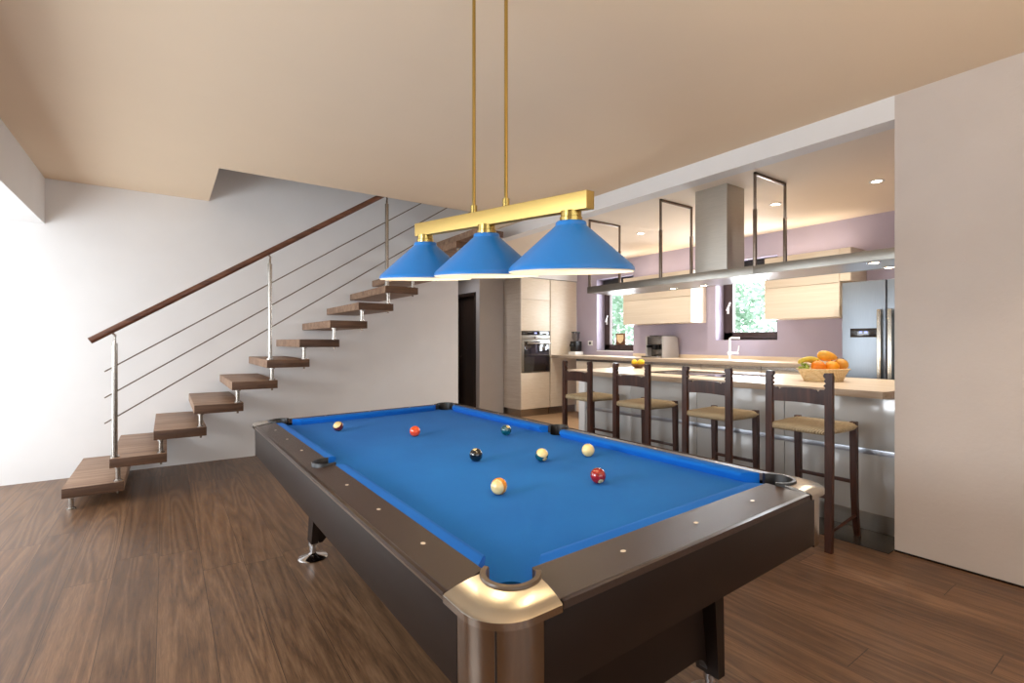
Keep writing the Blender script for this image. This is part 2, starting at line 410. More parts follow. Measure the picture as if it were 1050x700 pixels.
# ------------------------------------------------------------------ staircase
ST = thing('floating_staircase', 'floating wooden staircase with steel cable railing along the white wall', 'staircase', (-.65, 5.18, 0))
def S(name, g, m, parent=None):            # parts are modelled in world space, then put under the root
    o = link(name, g, m, parent or ST)
    if parent is None: o.location = Vector((.65, -5.18, 0))
    return o
ye, dx, dz, TL, TT = 5.165, .2905, .1955, .385, .078
for i in range(15):
    x = -.667+dx*i; z = .178+dz*i
    if i == 14: continue
    g = G().box(x, x+TL, ye, YL-.002, z-TT, z, .004)
    o = S('tread', g, M['tread'])
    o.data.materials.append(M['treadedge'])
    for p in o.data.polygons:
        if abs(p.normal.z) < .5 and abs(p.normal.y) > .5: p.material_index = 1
    # spacer bolt under the leading corner of this tread, standing on the one below
    bx, by = x+.052, ye+.052
    z0 = 0 if i == 0 else z-dz
    S('spacer_bolt', G().cyl((bx, by, z0+.006), (bx, by, z-TT-.006), .017).cyl((bx, by, z0), (bx, by, z0+.010), .030).cyl((bx, by, z-TT-.010), (bx, by, z-TT), .026), M['steel'])
    if i: S('bolt_nut', G().cyl((bx, by, z0-TT-.022), (bx, by, z0-TT), .010, n=6), M['darksteel'])
rail0 = Vector((-.50, 5.20, 1.335)); rd = Vector((1, 0, .652))
def rz_(x): return rail0.z+(x-rail0.x)*rd.z
S('handrail', G().tube([rail0, rail0+rd*1.2, rail0+rd*3.2], .027, 16), M['hand'])
for px, k in ((-.345, 1), (.820, 5), (1.985, 9), (3.145, 13)):
    zt = rz_(px)
    z0 = .178+dz*k
    S('railing_post', G().cyl((px, 5.215, z0), (px, 5.215, zt-.12), .020).cyl((px, 5.215, z0), (px, 5.215, z0+.012), .032)
      .tube([(px, 5.215, zt-.13), (px, 5.215, zt-.08), (px+.004, 5.215, zt-.055), (px-.02, 5.205, zt-.03), (px-.03, 5.2, zt-.012)], [.012, .010, .009, .009, .009]), M['steel'])
for dzr in (.31, .525, .735):
    a = Vector((-.41, 5.215, rz_(-.41)-dzr)); 
    S('railing_cable', G().tube([a, a+rd*1.6, a+rd*3.9], .0055, 8), M['darksteel'])

# ------------------------------------------------------------------ pool table
tX = Vector((.99979, .01498, .01414)); tY = Vector((-.01507, .99987, .00641)); tZ = tX.cross(tY).normalized()
tO = Vector((.49863, .76452, 0))
MT = Matrix(((tX.x, tY.x, tZ.x, tO.x), (tX.y, tY.y, tZ.y, tO.y), (tX.z, tY.z, tZ.z, tO.z), (0, 0, 0, 1)))
T = thing('pool_table', 'dark brown pool table with blue cloth and rounded metal corners', 'pool table', matrix=MT)
ZT = .80
xa, xb, ya, yb = .008, 1.508, .018, 2.852      # outer rectangle
wx, wy = .110, .135                            # rail widths on the long sides and on the ends
wxr = .105
PR = .060
pk = {'nl': (.156, .156), 'nr': (xb-.146, .156), 'fl': (.156, yb-.142), 'fr': (xb-.146, yb-.142)}
sp = {'sl': (.104, 1.445), 'sr': (xb-.088, 1.435)}
def arc(c, r, a0, a1, n=14): return [(c[0]+r*math.cos(math.radians(a0+(a1-a0)*i/n)), c[1]+r*math.sin(math.radians(a0+(a1-a0)*i/n))) for i in range(n+1)]
# slate bed with pocket cut-outs
pts = []
bx0, bx1, by0, by1 = .115, xb-.11, .14, yb-.13
pts += arc((.150, .150), .052, 110, -20)       # near left
pts += arc((xb-.140, .150), .052, 200, 70)
pts += arc(sp['sr'], .050, 250, 110)[::1]
pts += arc((xb-.140, yb-.136), .052, -70, -200)
pts += arc((.150, yb-.136), .052, 20, -110)
pts += arc(sp['sl'], .050, 70, -70)
link('playing_bed', G().prism(pts, ZT-.075, ZT-.040), M['cloth'], T)
# cushions: cross-section swept, mitred at both ends.  outer line o0-o1 (at the wood), nose line n0-n1
def cushion(o0, o1, n0, n1):
    g = G(); b = g.b
    def sec(o, n):
        o, n = Vector(o), Vector(n); d = n-o
        P = [(0, -.002), (.55, .0), (.88, -.004), (1.0, -.012), (1.0, -.018), (.72, -.036), (.70, -.041), (0, -.041)]
        return [b.verts.new((o.x+d.x*t, o.y+d.y*t, ZT+z)) for t, z in P]
    g.skin([sec(o0, n0), sec(o1, n1)])
    return link('cushion', g, M['cushion'], T, ang=.9)
cw = .052
L_, R_, N_, F_ = xa+wx, xb-wxr, ya+wy, yb-.125
cushion((L_, .235), (L_, 1.375), (L_+cw, .285), (L_+cw, 1.355))
cushion((L_, 1.515), (L_, yb-.218), (L_+cw, 1.535), (L_+cw, yb-.268))
cushion((R_, .235), (R_, 1.365), (R_-cw, .285), (R_-cw, 1.345))
cushion((R_, 1.505), (R_, yb-.218), (R_-cw, 1.525), (R_-cw, yb-.268))
cushion((.235, N_), (xb-.225, N_), (.285, N_+cw), (xb-.275, N_+cw))
cushion((.235, F_), (xb-.225, F_), (.285, F_-cw), (xb-.275, F_-cw))
# wooden rails, top planes falling gently outwards
def fall(d, w): return ZT-.001-.018*max(0, 1-d/w)
def prism_lr(side):
    x_out, x_in = (xa, L_) if side == 'l' else (xb, R_)
    c = sp['sl' if side == 'l' else 'sr']; r = .060
    sgn = 1 if side == 'l' else -1
    n = []
    a = math.degrees(math.acos(max(-1, min(1, (x_in-c[0])*sgn/r))))
    if side == 'l': mid = arc(c, r, -a, -(360-a), 16)
    else: mid = arc(c, r, 180+a, 540-a, 16)
    poly = [(x_out, .19), (x_in, .215)] + mid + [(x_in, yb-.205), (x_out, yb-.18)]
    return G().prism(poly, ZT-.028, lambda x, y: fall(abs(x-x_out), abs(x_in-x_out)))
for s_ in 'lr': link('rail', prism_lr(s_), M['rail'], T)
link('rail', G().prism([(.18, ya), (xb-.17, ya), (xb-.215, N_), (.215, N_)], ZT-.028, lambda x, y: fall(y-ya, wy)), M['rail'], T)
link('rail', G().prism([(.18, yb), (xb-.17, yb), (xb-.215, F_), (.215, F_)], ZT-.028, lambda x, y: fall(yb-y, .125)), M['rail'], T)
for o_ in [q for q in T.children if q.name.split('.')[0] == 'rail']:
    b = bmesh.new(); b.from_mesh(o_.data)
    top_ = [e for e in b.edges if all(v.co.z > ZT-.03 for v in e.verts) and (all(min(abs(v.co.x-xa), abs(v.co.x-xb)) < 1e-4 for v in e.verts) or all(min(abs(v.co.y-ya), abs(v.co.y-yb)) < 1e-4 for v in e.verts))]
    bmesh.ops.bevel(b, geom=top_, offset=.013, segments=4, affect='EDGES'); 
    for f_ in b.faces: f_.smooth = True
    b.to_mesh(o_.data); b.free()
# rail sights
def sight(x, y, along):
    w = abs((x-xa) if x < .3 else (xb-x)) if along == 'y' else abs((y-ya) if y < .3 else (yb-y))
    z = fall(w, wx if along == 'y' else wy)+.0008
    a, b_ = (.0065, .0085) if along == 'y' else (.0085, .0065)
    link('rail_sight', G().lathe([(.001, .0006), (.9, .0006), (1, 0)], (0, 0, 0), 14, a, b_, cap=True), M['pearl'], T).location = (x, y, z)
for y in (.442, .761, 1.080, 1.770, 2.092, 2.408):
    sight(xa+.068, y, 'y'); sight(xb-.062, y, 'y')
for x in (.463, .776, 1.089):
    sight(x, ya+.077, 'x'); sight(x, yb-.075, 'x')
# corner caps, corner posts, pockets
def corner(key, sx, sy):
    cx, cy = (xa if sx > 0 else xb), (ya if sy > 0 else yb)
    pc = pk[key]; px, py = abs(pc[0]-cx), abs(pc[1]-cy)
    rr = .105
    def w(p): return (cx+sx*p[0], cy+sy*p[1])
    outer = [(-.004, .178)] + arc((rr-.004, rr-.004), rr, 180, 270, 12) + [(.178, -.004)]
    no = len(outer)
    inner = [(px+(PR+.008)*math.cos(math.radians(140+170*i/(no-1))), py+(PR+.008)*math.sin(math.radians(140+170*i/(no-1)))) for i in range(no)]
    g = G(); b = g.b; rows = []
    for po, pi in zip(outer, inner):
        def q(t, z): x_, y_ = w((po[0]+(pi[0]-po[0])*t, po[1]+(pi[1]-po[1])*t)); return b.verts.new((x_, y_, z))
        rows.append([q(0, ZT-.034), q(0, ZT-.0185), q(.04, ZT-.0150), q(.35, ZT-.007), q(.7, ZT-.002), q(1, ZT-.0005), q(1, ZT-.034)])
    g.skin(rows)
    cap = link('corner_cap', g, M['cap'], T, mats=[M['capside']])
    for p in cap.data.polygons:
        if abs(p.normal.z) < .35: p.material_index = 1
    # post under the cap
    i1 = .007
    pp = [(i1, .136)] + arc((i1+.11, i1+.11), .11, 180, 270, 12) + [(.136, i1), (.136, .06), (.06, .136)]
    cp = link('corner_post', G().prism([w(p) for p in pp], ZT-.212, ZT-.033), M['post'] if key == 'nl' else M['capside'], T)
    m = [(i1-.001, .100-.0015), (i1-.001, .100+.0015)]
    gg = G(); a = math.radians(225); q = (i1+.11+.1105*math.cos(a), i1+.11+.1105*math.sin(a)); q = w(q)
    gg.cyl((q[0], q[1], ZT-.211), (q[0], q[1], ZT-.035), .0022, n=8)
    link('post_seam', gg, M['black'], cp)
    # pocket liner: dark cup below, U-shaped rim on top
    g = G(); g.lathe([(PR-.006, -.006), (PR-.010, -.03), (PR-.016, -.10), (PR-.030, -.125), (.002, -.13), (.002, -.135), (PR-.026, -.130), (PR-.010, -.10), (PR-.002, -.03), (PR, -.006)], (0, 0, 0), 32)
    cup = link('pocket', g, M['leather'], T); cup.location = (pc[0], pc[1], ZT-.042)
    g = G(); b = g.b
    a0, a1 = -28, -242
    R = []
    for i in range(25):
        t = math.radians(a0+(a1-a0)*i/24); k = [(PR-.004, -.05), (PR-.004, .000), (PR-.002, .003), (PR+.009, .003), (PR+.011, .000), (PR+.011, -.05)]
        R.append([b.verts.new((pc[0]+sx*r*math.cos(t), pc[1]+sy*r*math.sin(t), ZT+.002+z)) for r, z in k])
    g.skin(R)
    link('pocket_rim', g, M['rubber'] if key == 'nl' else M['leather'], T)
for k_, sx, sy in (('nl', 1, 1), ('nr', -1, 1), ('fl', 1, -1), ('fr', -1, -1)): corner(k_, sx, sy)
for key, sx in (('sl', 1), ('sr', -1)):
    c = sp[key]
    g = G(); g.lathe([(.054, -.004), (.052, -.03), (.046, -.10), (.03, -.125), (.002, -.13), (.002, -.135), (.034, -.13), (.050, -.10), (.057, -.03), (.058, -.004)], (0, 0, 0), 32)
    o = link('pocket', g, M['leather'], T); o.location = (c[0], c[1], ZT-.042)
    g = G(); R = []
    for i in range(25):
        t = math.radians(68+(292-68)*i/24); k = [(.050, -.05), (.050, .000), (.052, .003), (.060, .003), (.062, .000), (.062, -.05)]
        R.append([g.b.verts.new((c[0]+sx*r*math.cos(t), c[1]+r*math.sin(t), ZT+.002+z)) for r, z in k])
    g.skin(R); link('pocket_rim', g, M['leather'], T)
# skirts and their silver edge strips
zb = ZT-.203
for x0, x1, y0, y1 in ((xa+.006, xa+.034, ya+.137, yb-.137), (xb-.034, xb-.006, ya+.137, yb-.137), (xa+.137, xb-.137, ya+.006, ya+.034), (xa+.137, xb-.137, yb-.034, yb-.006)):
    link('side_panel', G().box(x0, x1, y0, y1, zb, ZT-.027, .001), M['skirt'], T)
for x0, x1, y0, y1 in ((xa-.003, xa+.006, .178, yb-.178), (xb-.006, xb+.003, .178, yb-.178)):
    link('edge_strip', G().box(x0, x1, y0, y1, ZT-.031, ZT-.025, .002), M['darksteel'], T)
link('under_frame', G().box(.05, xb-.05, .06, yb-.06, ZT-.19, ZT-.178).box(.2, xb-.2, .45, yb-.45, ZT-.19, ZT-.077), M['skirt'], T)
# legs: a post at each corner of two arched end frames
def zfloor(x, y): return -(x*tX.z+y*tY.z)/tZ.z
for yc, sg in ((.300, 1), (2.42, -1)):
    for xc, sx in ((.295, -1), (1.165, 1)) if sg > 0 else ((.285, -1), (1.205, 1)):
        zf = zfloor(xc, yc)
        g = G(); b = g.b
        rows = []
        for z, hw, hy, off in ((.60, .030, .062, -.050), (.35, .026, .056, -.022), (.100+zf, .020, .046, .006)):
            x = xc+sx*off
            rows.append([b.verts.new((x+a*hw, yc+c*hy, z)) for a, c in ((-1, -1), (1, -1), (1, 1), (-1, 1))])
        g.skin(rows)
        lg = link('leg', g, M['skirt'], T)
        g = G(); fx = xc+sx*.006
        g.lathe([(.001, 0), (.084, 0), (.086, .006), (.078, .014), (.03, .024), (.020, .034), (.018, .075), (.024, .078), (.024, .100), (.001, .100)], (fx, yc, zf), 40)
        link('leveling_foot', g, M['chrome'], lg)
    yl_ = yc+sg*.014; pts = []
    x0, x1 = .31, 1.19
    pts = [(x0-.02, .60), (x0-.02, .13), (x0, .075)] + [(x0+.02, .075)] + arc((x0+.11, .085), .07, 170, 90, 8) + arc((x1-.11, .085), .07, 90, 10, 8) + [(x1-.02, .075), (x1, .075), (x1+.02, .13), (x1+.02, .60)]
    link('arched_end_frame', G().prism(pts, yl_-.016, yl_+.016, ax='y'), M['skirt'], T)

# ------------------------------------------------------------------ balls
def tw(x, y, z): return MT @ Vector((x, y, z))
BR = .0305
def rot_to(d):                        # rotation carrying +Z to direction d
    return Vector((0, 0, 1)).rotation_difference(Vector(d).normalized()).to_matrix().to_4x4()
CAM = Vector((0, 0, 1.33))
def digits_mesh(txt, size):
    cu = bpy.data.curves.new('n', 'FONT'); cu.body = txt; cu.size = size; cu.align_x = 'CENTER'; cu.align_y = 'CENTER'
    o = bpy.data.objects.new('n', cu); C.objects.link(o)
    me = bpy.data.meshes.new_from_object(o.evaluated_get(bpy.context.evaluated_depsgraph_get()))
    bpy.data.objects.remove(o); bpy.data.curves.remove(cu); return me
def make_ball(x, y, label, col, stripe=None, axis=None, num=None, spot=None, name='billiard_ball'):
    c = tw(x, y, ZT-.040)+tZ*BR
    g = G(); g.ball((0, 0, 0), BR, sub=5)
    mats = [M[stripe]] if stripe else []
    o = link(name, g, M[col], None, mats=mats)
    if stripe:
        ax = Vector(axis).normalized()
        for p in o.data.polygons:
            if abs(p.center.normalized().dot(ax)) < .54: p.material_index = 1
    o.location = c
    tag(o, label, 'billiard ball')
    if spot:
        d = Vector(spot).normalized(); Q = rot_to(d)
        g = G(); rr = []
        for k in range(7):
            a = .36*k/6; rr.append([g.b.verts.new(Q @ Vector((BR*1.006*math.sin(a)*math.cos(t*PI/12), BR*1.006*math.sin(a)*math.sin(t*PI/12), BR*1.006*math.cos(a)))) for t in range(24)])
        g.skin(rr, cap=False)
        sp_ = link('number_spot', g, M['ivory'], o)
        if num:
            me = digits_mesh(num, BR*.42); me.name = 'number'
            for v in me.vertices:
                p = Vector((v.co.x, v.co.y, 0)); p.z = math.sqrt(max(0, (BR*1.012)**2-p.x**2-p.y**2)); v.co = Q @ p
            me.materials.clear(); me.materials.append(M['ballblack'])
            n = bpy.data.objects.new('number', me); C.objects.link(n); n.parent = o
    return o
# view basis used only to say which way each ball happens to have rolled to rest
vf = Vector((.575, .818, 0)); vr = Vector((.818, -.575, 0)); up = Vector((0, 0, 1))
def dirv(r, u, t): return vr*r+up*u-vf*t
make_ball(.412, 2.316, 'maroon striped ball with cream top, farthest left on the blue cloth', 'ivory', 'ballmaroon', dirv(-.25, .8, .75))
make_ball(.718, 1.881, 'plain orange ball near the far end of the cloth', 'ballorange')
make_ball(1.149, 1.579, 'dark teal ball with cream number spot facing up', 'ballteal', spot=dirv(.35, .75, .45), num='6')
make_ball(.700, 1.185, 'black ball with cream spot on its top left', 'ballblack', spot=dirv(-.18, .95, .2), num='8')
make_ball(.937, .997, 'teal striped ball with cream upper half', 'ivory', 'ballteal', dirv(.15, .75, .62), num='14', spot=dirv(.45, -.45, .75))
make_ball(1.173, .937, 'plain cream cue ball near the right cushion', 'ivory', name='cue_ball')
make_ball(.518, .732, 'cream ball with amber stripe on its right edge, nearest the camera', 'ivory', 'ballyellow', dirv(-.36, .05, .93), spot=dirv(.92, -.2, .25), num='9')
make_ball(.902, .609, 'dark red ball with number spot low on its front', 'ballred', spot=dirv(.22, -.55, .8), num='3')

# ------------------------------------------------------------------ billiard lamp
sF = Vector((.5746, .8184, 0)); sR = Vector((.8184, -.5746, 0)); up_ = Vector((0, 0, 1))
a = sF*2.42+sR*-.421+up_*1.634; b = sF*1.76+sR*.210+up_*1.576
mid = (a+b)/2; ux = (b-a).normalized()
view = (mid-CAM); view.z = 0; view.normalize()
tilt = math.radians(6.3)
zz = (Vector((0, 0, 1))-view*math.sin(tilt)).normalized()
zz = (zz-ux*zz.dot(ux)).normalized(); yy = zz.cross(ux)
ML = Matrix(((ux.x, yy.x, zz.x, mid.x), (ux.y, yy.y, zz.y, mid.y), (ux.z, yy.z, zz.z, mid.z), (0, 0, 0, 1)))
LP = thing('billiard_lamp', 'brass bar lamp with three blue conical shades hanging over the pool table', 'pendant lamp', matrix=ML)
half = (b-a).length/2
zs = .175
for t in (-half, 0, half):
    r0, r1 = .054, .2225
    g = G(); g.lathe([(.036, zs+.004), (r0-.004, zs+.004), (r0, zs), (r0+.002, zs-.012), (r1-.006, .022), (r1-.001, .014), (r1, .004), (r1-.003, 0), (r1-.005, .004), (r1-.010, .012), (r1-.014, .018), (r0-.002, zs-.018), (.036, zs-.006)], (t, 0, 0), 64)
    sh = link('lamp_shade', g, M['blue'], LP, mats=[M['shadein']], ang=.5)
    for p in sh.data.polygons:
        rad = math.hypot(p.center.x-t, p.center.y)
        if p.normal.z < -.05 or (p.normal.x*(p.center.x-t)+p.normal.y*p.center.y < 0 and p.normal.z < .5): p.material_index = 1
    nk = link('socket_neck', G().lathe([(.001, zs+.002), (.040, zs+.002), (.040, zs+.018), (.037, zs+.020), (.037, zs+.040), (.001, zs+.040)], (t, 0, 0), 32), M['brass'], LP)
    bl = link('bulb', G().lathe([(.013, zs-.002), (.014, zs-.03), (.026, zs-.055), (.030, zs-.075), (.024, zs-.095), (.001, zs-.105)], (t, 0, 0), 24), M['bulb'], LP)
link('bar', G().box(-half-.058, half+.085, -.022, .022, zs+.037, zs+.098, .0025), M['brassbar'], LP)
MLi = ML.inverted()
for tt in (.411, .633):
    p = a.lerp(b, tt)-mid; loc = p.dot(ux)
    base = ML @ Vector((loc, 0, zs+.097)); top = Vector((base.x, base.y, H-.002))
    mid1 = Vector((base.x, base.y, base.z+.03))
    g = G(); g.cyl(MLi @ base, MLi @ top, .0075, n=16)
    link('hanging_rod', g, M['brass'], LP)
    link('rod_collar', G().cyl((loc, 0, zs+.097), (loc, 0, zs+.130), .0145, n=20), M['brass'], LP)
    g = G(); g.cyl(MLi @ top, MLi @ Vector((top.x, top.y, H-.025)), .045, .03, n=24)
    link('ceiling_rose', g, M['brass'], LP)

# ------------------------------------------------------------------ kitchen: island and bar
IX, IY0, IY1 = 4.0, 1.17, 4.30
isl = thing('kitchen_island', 'glossy pale kitchen island below the wooden bar worktop', 'kitchen island', (IX, 2.75, 0))
def I(name, g, m, par=None):
    o = link(name, g, m, isl if par is None else par)
    if par is None: o.location = -isl.location
    return o
I('body', G().box(IX+.03, 5.22, IY0, IY1, .14, .94), M['lacq'])
for y0, y1 in ((IY0, 1.95), (1.955, 2.735), (2.74, 3.52), (3.525, IY1-.10)):
    I('front_panel', G().box(IX, IX+.028, y0, y1, .585, .938, .002), M['lacq'])
    I('front_panel', G().box(IX, IX+.028, y0, y1, .142, .548, .002), M['lacq'])
I('grip_strip', G().box(IX-.006, IX+.03, IY0, IY1-.1, .548, .585, .003), M['mirror'])
I('end_panel', G().box(IX-.02, 5.25, IY1-.10, IY1, 0, .94, .003), M['white'])
I('plinth', G().box(IX+.06, 5.16, IY0, IY1-.1, 0.001, .14), M['plinth'])
o = tag(link('worktop', G().prism([(3.955, 1.285), (3.99, 1.265), (5.3, 1.265), (5.3, 4.50), (4.0, 4.50), (3.955, 4.46)], .941, .99, bev=.003), M['top'], mats=[M['topedge']]), 'pale oak bar worktop carrying the fruit basket and hob', 'worktop')
for p in o.data.polygons:
    if abs(p.normal.z) < .5: p.material_index = 1
struct('trim_dark_strip', G().box(3.70, 4.05, 1.17, 4.3, 0, .004), M['darkstrip'])  # thin dark strip along the floor before the island plinth
hob = tag(link('glass_hob', G().box(4.32, 4.92, 2.50, 3.62, .9905, .996, .002), M['hob']), 'dark glass hob set flush in the island worktop', 'hob')
for (x, y, r) in ((4.47, 2.72, .09), (4.76, 2.75, .07), (4.47, 3.35, .08), (4.76, 3.38, .1)):
    link('cooking_zone', G().lathe([(r-.003, .0002), (r, .0002)], (x, y, .9962), 40), M['grey'], hob)

# ------------------------------------------------------------------ bar stools
def stool():
    t = thing('bar_stool', '', 'bar stool', (3.42, 0, 0), group='dark wooden rush-seat stools along the bar')
    W = .185
    for s_ in (-1, 1):
        # back post: scalloped on its inner side above the slat
        yo, yi = s_*(W+.024), s_*(W-.020)
        inner = [(yi, 0), (yi, .90), (yi-.004*s_, 1.02), (yi+.006*s_, 1.035), (yi-.006*s_, 1.05), (yi+.008*s_, 1.064), (yi-.004*s_, 1.078), (yi+.006*s_, 1.092), (yi-.008*s_, 1.108), (yi-.002*s_, 1.128)]
        outer = [(yo-.006*s_, 1.132), (yo, 1.11), (yo, .5), (yo-.004*s_, 0)]
        link('back_post', G().prism(inner+outer, -.016, .018, ax='x'), M['stool'], t)
        # sabre front leg
        g = G(); R = []
        for z, x, h in ((.79, .385, .020), (.70, .388, .021), (.45, .392, .020), (.28, .398, .019), (.15, .412, .018), (.06, .432, .017), (0, .450, .016)):
            yc = s_*(W-.005-(.0 if z > .3 else 0))
            R.append([g.b.verts.new((x+a_*h, yc+c_*h, z)) for a_, c_ in ((-1, -1), (1, -1), (1, 1), (-1, 1))])
        g.skin(R); bmesh.ops.bevel(g.b, geom=list(g.b.edges), offset=.003, segments=1, affect='EDGES')
        link('leg', g, M['stool'], t)
        link('stretcher', G().tube([(.01, s_*W, .12), (.41, s_*W, .155)], .010, 8), M['stool'], t)
    sl = [(-W+.018, .925)] + [(-W+.018+(2*W-.036)*i/8, .925+.006*math.sin(PI*i/8)) for i in range(1, 8)] + [(W-.018, .925), (W-.018, 1.022), (W-.05, 1.022), (W-.058, 1.010), (W-.068, 1.008), (W-.078, 1.020), (W-.10, 1.024), (0, 1.027), (-W+.10, 1.024), (-W+.078, 1.020), (-W+.068, 1.008), (-W+.058, 1.010), (-W+.05, 1.022), (-W+.018, 1.022)]
    link('back_rail', G().prism(sl, -.008, .010, ax='x'), M['stool'], t)
    link('stretcher', G().box(.378, .400, -W, W, .37, .395, .004), M['stool'], t)
    link('stretcher', G().box(-.009, .009, -W, W, .335, .36, .004), M['stool'], t)
    # rush seat: soft rounded pad sagging to its middle
    g = G(); n = 14; top = {}; 
    def hgt(u, v): return .012*(max(abs(u), abs(v))**3)-.006
    def P(u, v, z): return g.b.verts.new((.20+u*.215, v*(.205-.012*(u < 0)), z))
    for i in range(n+1):
        for j in range(n+1):
            u, v = -1+2*i/n, -1+2*j/n; e = max(abs(u), abs(v))
            top[i, j, 1] = P(u, v, .784+hgt(u, v)-(.016 if e > .99 else 0)); top[i, j, 0] = P(u*(.985), v*.985, .728+(.012 if e > .99 else 0))
    for i in range(n):
        for j in range(n):
            g.b.faces.new((top[i, j, 1], top[i+1, j, 1], top[i+1, j+1, 1], top[i, j+1, 1])); g.b.faces.new((top[i, j, 0], top[i, j+1, 0], top[i+1, j+1, 0], top[i+1, j, 0]))
    for i in range(n):
        for k0, k1 in (((i, 0), (i+1, 0)), ((i+1, n), (i, n)), ((0, i+1), (0, i)), ((n, i), (n, i+1))):
            g.b.faces.new((top[k0[0], k0[1], 0], top[k1[0], k1[1], 0], top[k1[0], k1[1], 1], top[k0[0], k0[1], 1]))
    bmesh.ops.remove_doubles(g.b, verts=g.b.verts, dist=1e-6)
    o = link('seat', g, M['rush'], t, ang=1.4)
    sb = o.modifiers.new('s', 'SUBSURF'); sb.levels = 1; sb.render_levels = 1
    return t
st = stool(); sl_ = ['dark wooden bar stool nearest the right wall, in front of the fruit basket', 'dark wooden bar stool second from the right wall',
                     'dark wooden bar stool in front of the lemon bowl, second from the left', 'dark wooden bar stool at the far left end of the bar']
st.location.y = 1.580; st['label'] = sl_[0]
for y, l in ((2.257, sl_[1]), (3.010, sl_[2]), (3.722, sl_[3])): dup(st, (3.42, y, 0), l)

# ------------------------------------------------------------------ hood over the island
hx0, hx1, hy0, hy1 = 4.0, 4.52, 1.19, 4.18
hd = thing('range_hood', 'long stainless range hood with lights hung from the kitchen ceiling', 'range hood', (4.26, 2.65, HK))
def Hd(name, g, m, par=None):
    o = link(name, g, m, par or hd)
    if not par: o.location = -hd.location
    return o
Hd('front_beam', G().box(hx0, hx0+.02, hy0, 2.200, 1.888, 1.962, .001).box(hx0, hx0+.02, 2.203, hy1, 1.888, 1.962, .001), M['inox'])
Hd('rear_beam', G().box(hx1-.02, hx1, hy0, hy1+.02, 1.888, 1.905, .001), M['inox'])
Hd('end_beam', G().box(hx0, hx1, hy1-.02, hy1, 1.888, 1.955, .001), M['inox'])
Hd('under_plate', G().box(hx0+.02, hx1-.02, hy0, hy1-.02, 1.890, 1.898), M['mirror'])
Hd('chimney', G().box(4.09, 4.375, 2.495, 2.815, 1.9, HK, .002), M['inoxd'])
for yy_ in (4.15, 3.15, 2.195):
    g = G(); w = .0125
    g.box(hx0-.002, hx0+.022, yy_-w, yy_+w, 1.955, 2.43, .002); g.box(hx0+.001, hx0+.019, yy_-w+.003, yy_+w-.003, 2.43, HK-.003, .002)
    g.box(hx1-.022, hx1+.002, yy_-w, yy_+w, 1.9, 2.43, .002); g.box(hx1-.019, hx1-.001, yy_-w+.003, yy_+w-.003, 2.43, HK-.003, .002)
    g.box(hx0+.001, hx1-.001, yy_-w+.003, yy_+w-.003, HK-.024, HK-.002, .002)
    Hd('hanger_frame', g, M['darksteel'])
for x, y in ((4.35, 3.852), (4.391, 3.29), (4.398, 2.93), (4.44, 2.36), (4.12, 1.39), (4.47, 1.41)):
    fr = Hd('hood_light', G().lathe([(.030, -.001), (.040, -.001), (.042, .004), (.028, .004)], (x, y, 1.887), 24, closed=True), M['chrome'])
    lens = link('light_lens', G().lathe([(.001, 0), (.029, 0), (.029, .003), (.001, .003)], (x, y, 1.887), 20), M['spot'], fr)

# ------------------------------------------------------------------ kitchen: tall units
YC = 6.98
tc = thing('oven_cabinet', 'tall cream cabinet with built-in oven standing in the far corner', 'cabinet', (5.41, YC, 0))
def TC(name, g, m, root, par=None):
    o = link(name, g, m, par or root)
    if not par: o.location = -root.location
    return o
TC('carcass', G().box(5.085, 5.10, YC+.0, 7.62, .13, 2.46).box(5.10, 5.745, YC+.02, 7.62, .13, .77).box(5.10, 5.745, YC+.02, 7.62, 1.52, 2.46), M['creamgrey'], tc)
for z0, z1 in ((.135, .775), (1.52, 2.075), (2.08, 2.458)): TC('door', G().box(5.10, 5.742, YC, YC+.02, z0, z1, .002), M['cream'], tc)
TC('plinth', G().box(5.12, 5.745, YC+.04, 7.6, 0, .13), M['plinth'], tc)
tc2 = thing('tall_cabinet', 'tall cream larder cabinet right of the built-in oven', 'cabinet', (6.08, YC, 0))
TC('carcass', G().box(5.76, 6.40, YC+.02, 7.62, .13, 2.46), M['creamgrey'], tc2)
TC('door', G().box(5.765, 6.395, YC, YC+.02, .135, 2.458, .002), M['cream'], tc2)
TC('plinth', G().box(5.76, 6.40, YC+.04, 7.6, 0, .13), M['plinth'], tc2)
ov = thing('built_in_oven', 'stainless built-in oven with black glass door in tall cream cabinet', 'oven', (5.43, YC, .78))
TC('housing', G().box(5.115, 5.74, YC+.01, 7.5, .785, 1.515), M['black'], ov)
TC('control_panel', G().box(5.105, 5.738, YC-.008, YC+.012, 1.445, 1.512, .002), M['oveng'], ov)
TC('fascia', G().box(5.105, 5.738, YC-.008, YC+.012, 1.365, 1.442, .002), M['inox'], ov)
dro = TC('oven_door', G().box(5.105, 5.738, YC-.012, YC+.01, .79, 1.36, .003), M['inox'], ov)
link('door_glass', G().box(5.150, 5.715, YC-.016, YC-.008, .80, 1.335, .001), M['oveng'], dro)
link('viewing_window', G().box(5.20, 5.66, YC-.018, YC-.012, .93, 1.24, .001), M['hob'], dro)
link('door_handle', G().box(5.19, 5.73, YC-.055, YC-.035, 1.285, 1.312, .004).box(5.22, 5.24, YC-.04, YC-.01, 1.29, 1.305).box(5.68, 5.70, YC-.04, YC-.01, 1.29, 1.305), M['steel'], dro)
TC('knob', G().cyl((5.41, YC-.035, 1.40), (5.41, YC-.006, 1.40), .022), M['steel'], ov)
TC('display', G().box(5.385, 5.44, YC-.0095, YC-.0075, 1.468, 1.49), M['display'], ov)
struct('trim_filler', G().box(6.40, XW, YC+.01, 7.6, 0, 2.46), M['wall'])

